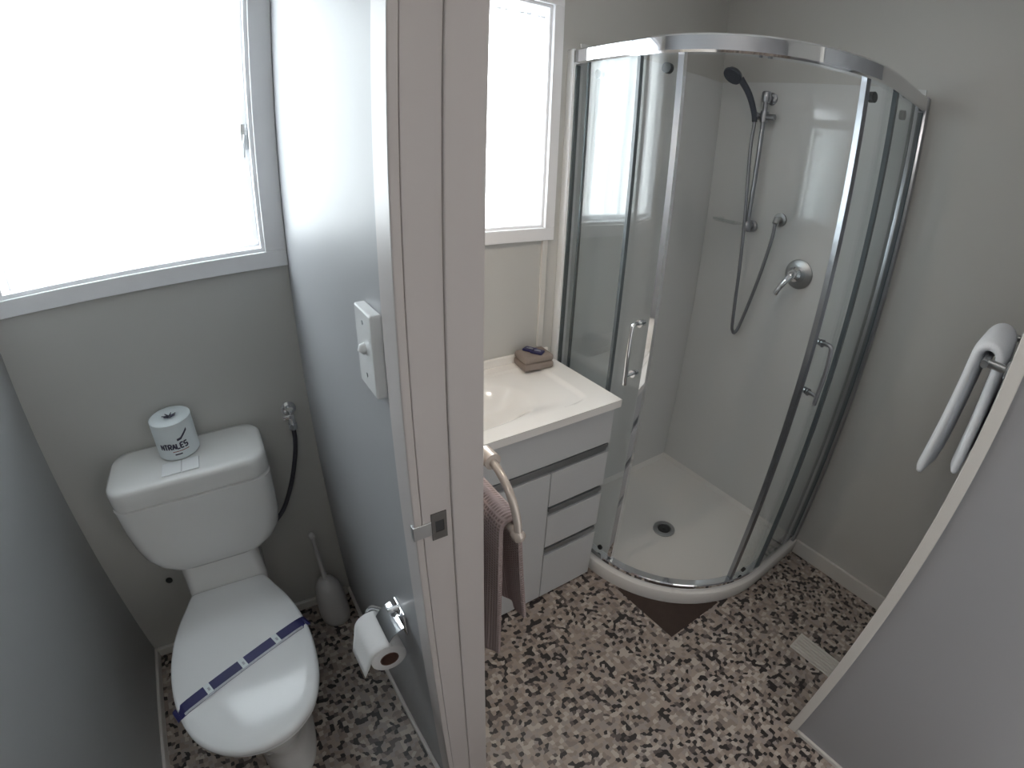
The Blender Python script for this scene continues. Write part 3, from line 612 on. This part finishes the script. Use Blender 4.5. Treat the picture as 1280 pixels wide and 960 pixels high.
bm = B(); box(bm, (TX+.001, -.196, .8842), (TX+.050, -.135, .8885), .002); obj('flush_button', bm, M['plastic'], toi)

# hygiene band across the lid
from mathutils.bvhtree import BVHTree
lid_o = [o for o in toi.children if o.name.startswith('lid')][0]
_me = lid_o.data; _t = BVHTree.FromPolygons([v.co+toi.location for v in _me.vertices], [list(p.vertices) for p in _me.polygons])
def lid_z(x, y):
    h = _t.ray_cast(Vector((x, y, 1)), Vector((0, 0, -1)))
    return h[0].z if h[0] is not None else .441
A0, A1 = Vector((.2225, -.602, 0)), Vector((.6105, -.442, 0)); dv = (A1-A0).normalized(); nv = Vector((-dv.y, dv.x, 0)); wd = .019
def on_lid(s):
    for off in (-wd, 0, wd):
        p = A0+(A1-A0)*s+nv*off
        if _t.ray_cast(Vector((p.x, p.y, 1)), Vector((0, 0, -1)))[0] is None: return False
    return True
_s0, _s1 = .5, .5
while on_lid(_s0-.004) and _s0 > -.1: _s0 -= .004
while on_lid(_s1+.004) and _s1 < 1.1: _s1 += .004
A0, A1 = A0+(A1-A0)*_s0, A0+(A1-A0)*_s1
bandroot = thing('hygiene_band', ((A0.x+A1.x)/2, (A0.y+A1.y)/2, .455), 'navy paper hygiene band with white marks across the toilet lid', 'paper band')
def band_strip(bm, s0, s1, o0, o1, lift, n=24):
    rows = []
    for k in range(n+1):
        s = s0+(s1-s0)*k/n; row = []
        for off in (o0, (o0+o1)/2, o1):
            p = A0+(A1-A0)*s+nv*off; row.append((p.x, p.y, lid_z(p.x, p.y)+lift))
        rows.append(row)
    top = [[bm.verts.new(p) for p in r] for r in rows]; bot = [[bm.verts.new((p[0], p[1], p[2]-.0005)) for p in r] for r in rows]
    for i in range(n):
        for j in range(2):
            bm.faces.new((top[i][j], top[i][j+1], top[i+1][j+1], top[i+1][j])); bm.faces.new((bot[i][j], bot[i+1][j], bot[i+1][j+1], bot[i][j+1]))
        bm.faces.new((top[i][0], top[i+1][0], bot[i+1][0], bot[i][0])); bm.faces.new((top[i][2], bot[i][2], bot[i+1][2], top[i+1][2]))
    for i in (0, n): bm.faces.new((top[i][0], top[i][1], top[i][2], bot[i][2], bot[i][1], bot[i][0]))
bm = B(); band_strip(bm, .0, 1.0, -wd, wd, .0015)
for (P0, sgn) in ((A0, -1), (A1, 1)):      # ends fold down over the rim
    q0 = P0+nv*wd; q1 = P0-nv*wd; z0 = lid_z(P0.x, P0.y)+.001; d_ = dv*sgn
    r_ = [[(q1+d_*a+Vector((0, 0, z))), (q0+d_*a+Vector((0, 0, z)))] for a, z in ((0, z0+.0015), (.006, z0+.0005), (.0125, z0-.004), (.0135, z0-.010))]
    for a_, b__ in zip(r_, r_[1:]): bm.faces.new([bm.verts.new(p) for p in (a_[0], a_[1], b__[1], b__[0])])
obj('band', bm, M['blue'], bandroot)
bm = B(); band_strip(bm, .03, .97, -wd, -wd+.008, .0021); obj('silver_border', bm, M['silver'], bandroot)
for s in (.235, .505, .775):
    bm = B(); band_strip(bm, s-.022, s+.022, -wd+.006, wd, .0024, 4); obj('white_mark', bm, M['wrap'], bandroot)
    bm = B(); band_strip(bm, s-.006, s+.010, -.004, .006, .0029, 3); obj('printed_logo', bm, M['silver'], bandroot)

# spare roll on the cistern
RC = Vector((.406, -.074, .885)); rad, hh = .060, .116
roll = thing('spare_toilet_roll', RC, 'wrapped spare toilet roll standing on the cistern lid', 'toilet roll')
bm = B(); lathe(bm, [(rad-.006, .0), (rad, .005), (rad, hh-.005), (rad-.006, hh-.001), (rad*.45, hh-.002), (.020, hh-.006), (.010, hh-.013)], RC, n=40); obj('wrapper', bm, M['wrap'], roll, smooth=50)
bm = B()
for k in range(7):
    a = k/7*2*PI+.4; p0 = RC+Vector((.004*math.cos(a), .004*math.sin(a), hh-.006)); p1 = RC+Vector((.021*math.cos(a), .014*math.sin(a), hh-.001)); tube(bm, [p0, p1], [.003, .0012], 6)
obj('tucked_end', bm, M['ink'], roll, smooth=50)
def wrap_patch(bm, poly, r):
    """polygon (angle deg, height) laid on the cylinder; angle 0 faces the camera"""
    a0 = math.atan2(CAM.y-RC.y, CAM.x-RC.x)
    fn = [bm.verts.new(RC+Vector((r*math.cos(a0+math.radians(a)), r*math.sin(a0+math.radians(a)), z))) for a, z in poly]; bm.faces.new(fn)
def wrap_line(bm, a, b, wdt, r, n=8):
    for k in range(n):
        p = [a[i]+(b[i]-a[i])*k/n for i in (0, 1)]; q_ = [a[i]+(b[i]-a[i])*(k+1)/n for i in (0, 1)]
        wrap_patch(bm, [(p[0], p[1]-wdt/2), (q_[0], q_[1]-wdt/2), (q_[0], q_[1]+wdt/2), (p[0], p[1]+wdt/2)], r)
bm = B(); pr = rad+.0006
wrap_line(bm, (0, .064), (12, .066), .007, pr, 4); wrap_line(bm, (11, .066), (33, .086), .0075, pr, 8)
obj('printed_swoosh', bm, M['ink'], roll)
# lettering: blocky capitals wound round the wrapper
GL = {'X': ['a', 'b'], }
def stroke_letter(bm, ch, a, wa, z, hz, th, r):
    S = {'X': [((0, 0), (1, 1)), ((0, 1), (1, 0))], 'T': [((0, 1), (1, 1)), ((.5, 0), (.5, 1))], 'R': [((0, 0), (0, 1)), ((0, 1), (1, 1)), ((1, 1), (1, .5)), ((0, .5), (1, .5)), ((.4, .5), (1, 0))],
         'A': [((0, 0), (.5, 1)), ((.5, 1), (1, 0)), ((.2, .4), (.8, .4))], 'L': [((0, 0), (0, 1)), ((0, 0), (1, 0))], 'E': [((0, 0), (0, 1)), ((0, 0), (1, 0)), ((0, .5), (.8, .5)), ((0, 1), (1, 1))],
         'S': [((0, 0), (1, 0)), ((1, 0), (1, .5)), ((0, .5), (1, .5)), ((0, .5), (0, 1)), ((0, 1), (1, 1))], 'N': [((0, 0), (0, 1)), ((0, 1), (1, 0)), ((1, 0), (1, 1))]}[ch]
    for (x0, y0), (x1, y1) in S:
        A_, B_ = (a+wa*x0, z+hz*y0), (a+wa*x1, z+hz*y1); dx = (B_[0]-A_[0])*.001; dz = B_[1]-A_[1]; L_ = math.hypot(dx, dz) or 1
        px_, pz_ = -dz/L_*th/2/.001, dx/L_*th/2
        wrap_patch(bm, [(A_[0]-px_, A_[1]-pz_), (B_[0]-px_, B_[1]-pz_), (B_[0]+px_, B_[1]+pz_), (A_[0]+px_, A_[1]+pz_)], r)
bm = B()
for k, ch in enumerate('NTRALES'): stroke_letter(bm, ch, -50+k*11, 8.2, .038, .016, .0042, pr)
obj('printed_word', bm, M['ink'], roll)
bm = B(); wrap_line(bm, (-20, .030), (26, .030), .0022, pr, 10); obj('printed_line', bm, M['redink'], roll)
bm = B(); wrap_line(bm, (-16, .021), (4, .021), .0040, pr, 8); obj('printed_line', bm, M['ink'], roll)

# isolating valve and braided hose
va_ = thing('cistern_valve', (.748, 0, .895), 'chrome isolating valve with dark braided hose on the wall right of the cistern', 'water valve')
bm = B(); tube(bm, [(.748, 0, .895), (.748, -.006, .895), (.748, -.010, .895)], [.024, .024, .016], 20); tube(bm, [(.748, -.006, .895), (.748, -.050, .895)], .010, 14); tube(bm, [(.748, -.040, .91), (.748, -.040, .850)], .012, 14); tube(bm, [(.748, -.040, .862), (.748, -.040, .842)], .015, 6); obj('valve_body', bm, M['chrome'], va_, smooth=40)
bm = B(); tube(bm, [(.748, -.048, .895), (.748, -.062, .896)], .006, 10); box(bm, (.722, -.066, .889), (.757, -.061, .903), .002); obj('valve_lever', bm, M['chrome'], va_, smooth=40)
bm = B(); tube(bm, smooth_pts([(.748, -.040, .845), (.746, -.040, .80), (.733, -.042, .74), (.708, -.046, .665), (.680, -.052, .605), (.650, -.06, .560), (.610, -.07, .530), (.575, -.08, .540)], 6), .0075, 12); obj('braided_hose', bm, M['hose'], va_, smooth=40)
bm = B(); tube(bm, [(.187, 0, .355), (.187, -.004, .355), (.187, -.006, .355)], [.012, .012, .009], 16); tag(obj('pipe_cap', bm, M['dark']), 'small dark round cap low on the wall left of the toilet', 'pipe cap')

# toilet brush
tb = thing('toilet_brush', (.722, -.118, 0), 'white toilet brush in a rounded holder standing in the corner', 'toilet brush')
bx, by = .722, -.100
bm = B(); lathe(bm, [(.050, 0), (.056, .004), (.059, .03), (.058, .09), (.054, .14), (.046, .185), (.034, .212), (.018, .224), (.014, .226)], (bx, by, 0), n=30); obj('holder', bm, M['brushwhite'], tb, smooth=50)
bm = B(); tube(bm, [(bx, by, .220), (bx-.002, by, .30), (bx-.004, by+.002, .43), (bx-.004, by+.002, .438)], [.010, .0075, .0075, .012], 14); lathe(bm, [(.004, .432), (.012, .438), (.013, .447), (.009, .455), (.003, .457)], (bx-.004, by+.002, 0), n=16); obj('handle', bm, M['brushwhite'], tb, smooth=50)

# ---------------------------------------------------------------- toilet paper on the partition
tx0, tz0 = .757, .700
th_ = thing('toilet_roll_holder', (XP1, -.76, .75), 'chrome toilet roll holder with flap on the partition', 'roll holder')
bm = B(); box(bm, (XP1-.006, -.800, .715), (XP1, -.745, .790), .002); tube(bm, [(XP1-.004, -.772, .785), (XP1-.030, -.772, .785)], .007, 10); obj('wall_plate', bm, M['chrome'], th_)
bm = B(); tube(bm, smooth_pts([(XP1-.006, -.772, .750), (XP1-.025, -.740, .745), (XP1-.045, -.700, .725), (tx0, -.688, tz0), (tx0, -.700, tz0)], 5)[:-4]+[Vector((tx0, -.69, tz0)), Vector((tx0, -.805, tz0))], .006, 10); obj('arm', bm, M['chrome'], th_, smooth=40)
bm = B()
arc = [(.020, .088), (.010, .084), (-.004, .072), (-.013, .058)]
outer = [(tx0+.020+a*1.1, tz0-.010+b) for a, b in arc]
loft(bm, [[Vector((x, -.822, z)), Vector((x, -.745, z)), Vector((x+.001, -.745, z+.0022)), Vector((x+.001, -.822, z+.0022))] for x, z in outer]); obj('flap', bm, M['chrome'], th_, smooth=60)
tr = thing('toilet_roll', (tx0, -.76, tz0), 'part-used white toilet roll with a loose sheet hanging from the holder', 'toilet roll')
bm = B(); ro, ri = .040, .021; n = 36; y0, y1 = -.818, -.712; prof = [(ri, y0), (ro-.002, y0), (ro, y0+.002), (ro, y1-.002), (ro-.002, y1), (ri, y1)]
rings = [[Vector((tx0+r*math.cos(2*PI*k/n), y, tz0-.012+r*math.sin(2*PI*k/n))) for k in range(n)] for r, y in prof]
loft(bm, rings, False, False); obj('paper', bm, M['paper'], tr, smooth=50)
bm = B(); prof = [(ri-.0002, y0-.001), (ri-.0002, y1+.001), (ri-.002, y1+.001), (ri-.002, y0-.001), (ri-.0002, y0-.001)]
loft(bm, [[Vector((tx0+r*math.cos(2*PI*k/n), y, tz0-.012+r*math.sin(2*PI*k/n))) for k in range(n)] for r, y in prof], False, False); obj('core', bm, M['card'], tr, smooth=50)
bm = B(); rows = []
sheet = [(ro*math.cos(a)-.001, ro*math.sin(a)-.012+.0015) for a in [math.radians(70+12*k) for k in range(9)]]+[(-ro-.007, -.020), (-ro-.014, -.034), (-ro-.020, -.047)]
for i, (x, z) in enumerate(sheet): rows.append([Vector((tx0+x, y0+.001+(y1-y0-.002)*j/8, tz0+z-(j*.0016*max(0, i-8)))) for j in range(9)])
t_ = [[bm.verts.new(p) for p in r] for r in rows]
for i in range(len(t_)-1):
    for j in range(8): bm.faces.new((t_[i][j], t_[i][j+1], t_[i+1][j+1], t_[i+1][j]))
o = obj('loose_sheet', bm, M['paper'], tr, smooth=True); md = o.modifiers.new('t', 'SOLIDIFY'); md.thickness = .0012; md.offset = 1

# light switch
sw = thing('light_switch', (XP1, -.84, 1.33), 'white vertical light switch plate on the partition wall', 'light switch')
bm = B(); box(bm, (XP1-.016, -.872, 1.328), (XP1, -.800, 1.442), .0025); obj('switch_plate', bm, M['plastic'], sw)
bm = B(); tube(bm, [(XP1-.0155, -.836, 1.388), (XP1-.0185, -.836, 1.388), (XP1-.022, -.836, 1.384)], [.0085, .008, .005], 16); obj('toggle', bm, M['plastic'], sw, smooth=50)
for z in (1.424, 1.350):
    bm = B(); tube(bm, [(XP1-.0158, -.836, z), (XP1-.0166, -.836, z)], .0032, 12); obj('screw', bm, M['channel'], sw, smooth=40)

# strike plate in the jamb
sp_ = thing('strike_plate', (.84, YJ, 1.16), 'dull metal strike plate set in the door jamb on the partition end', 'strike plate')
bm = B(); zc = 1.163
box(bm, (.8275, YJ-.0015, zc-.024), (.8505, YJ-.0001, zc-.010)); box(bm, (.8275, YJ-.0015, zc+.010), (.8505, YJ-.0001, zc+.024)); box(bm, (.8275, YJ-.0015, zc-.010), (.8330, YJ-.0001, zc+.010)); box(bm, (.8460, YJ-.0015, zc-.010), (.8505, YJ-.0001, zc+.010))
obj('plate', bm, M['gunmetal'], sp_)
bm = B(); box(bm, (XP1-.0135, YJ-.0017, zc-.013), (.8274, YJ-.0001, zc+.011), .0006); box(bm, (XP1-.0150, YJ-.0017, zc-.013), (XP1-.0122, YJ+.008, zc+.011), .0006); obj('lip', bm, M['satin'], sp_)
bm = B(); box(bm, (.8330, YJ-.0008, zc-.010), (.8460, YJ-.0001, zc+.010)); obj('latch_hole', bm, M['dark'], sp_)
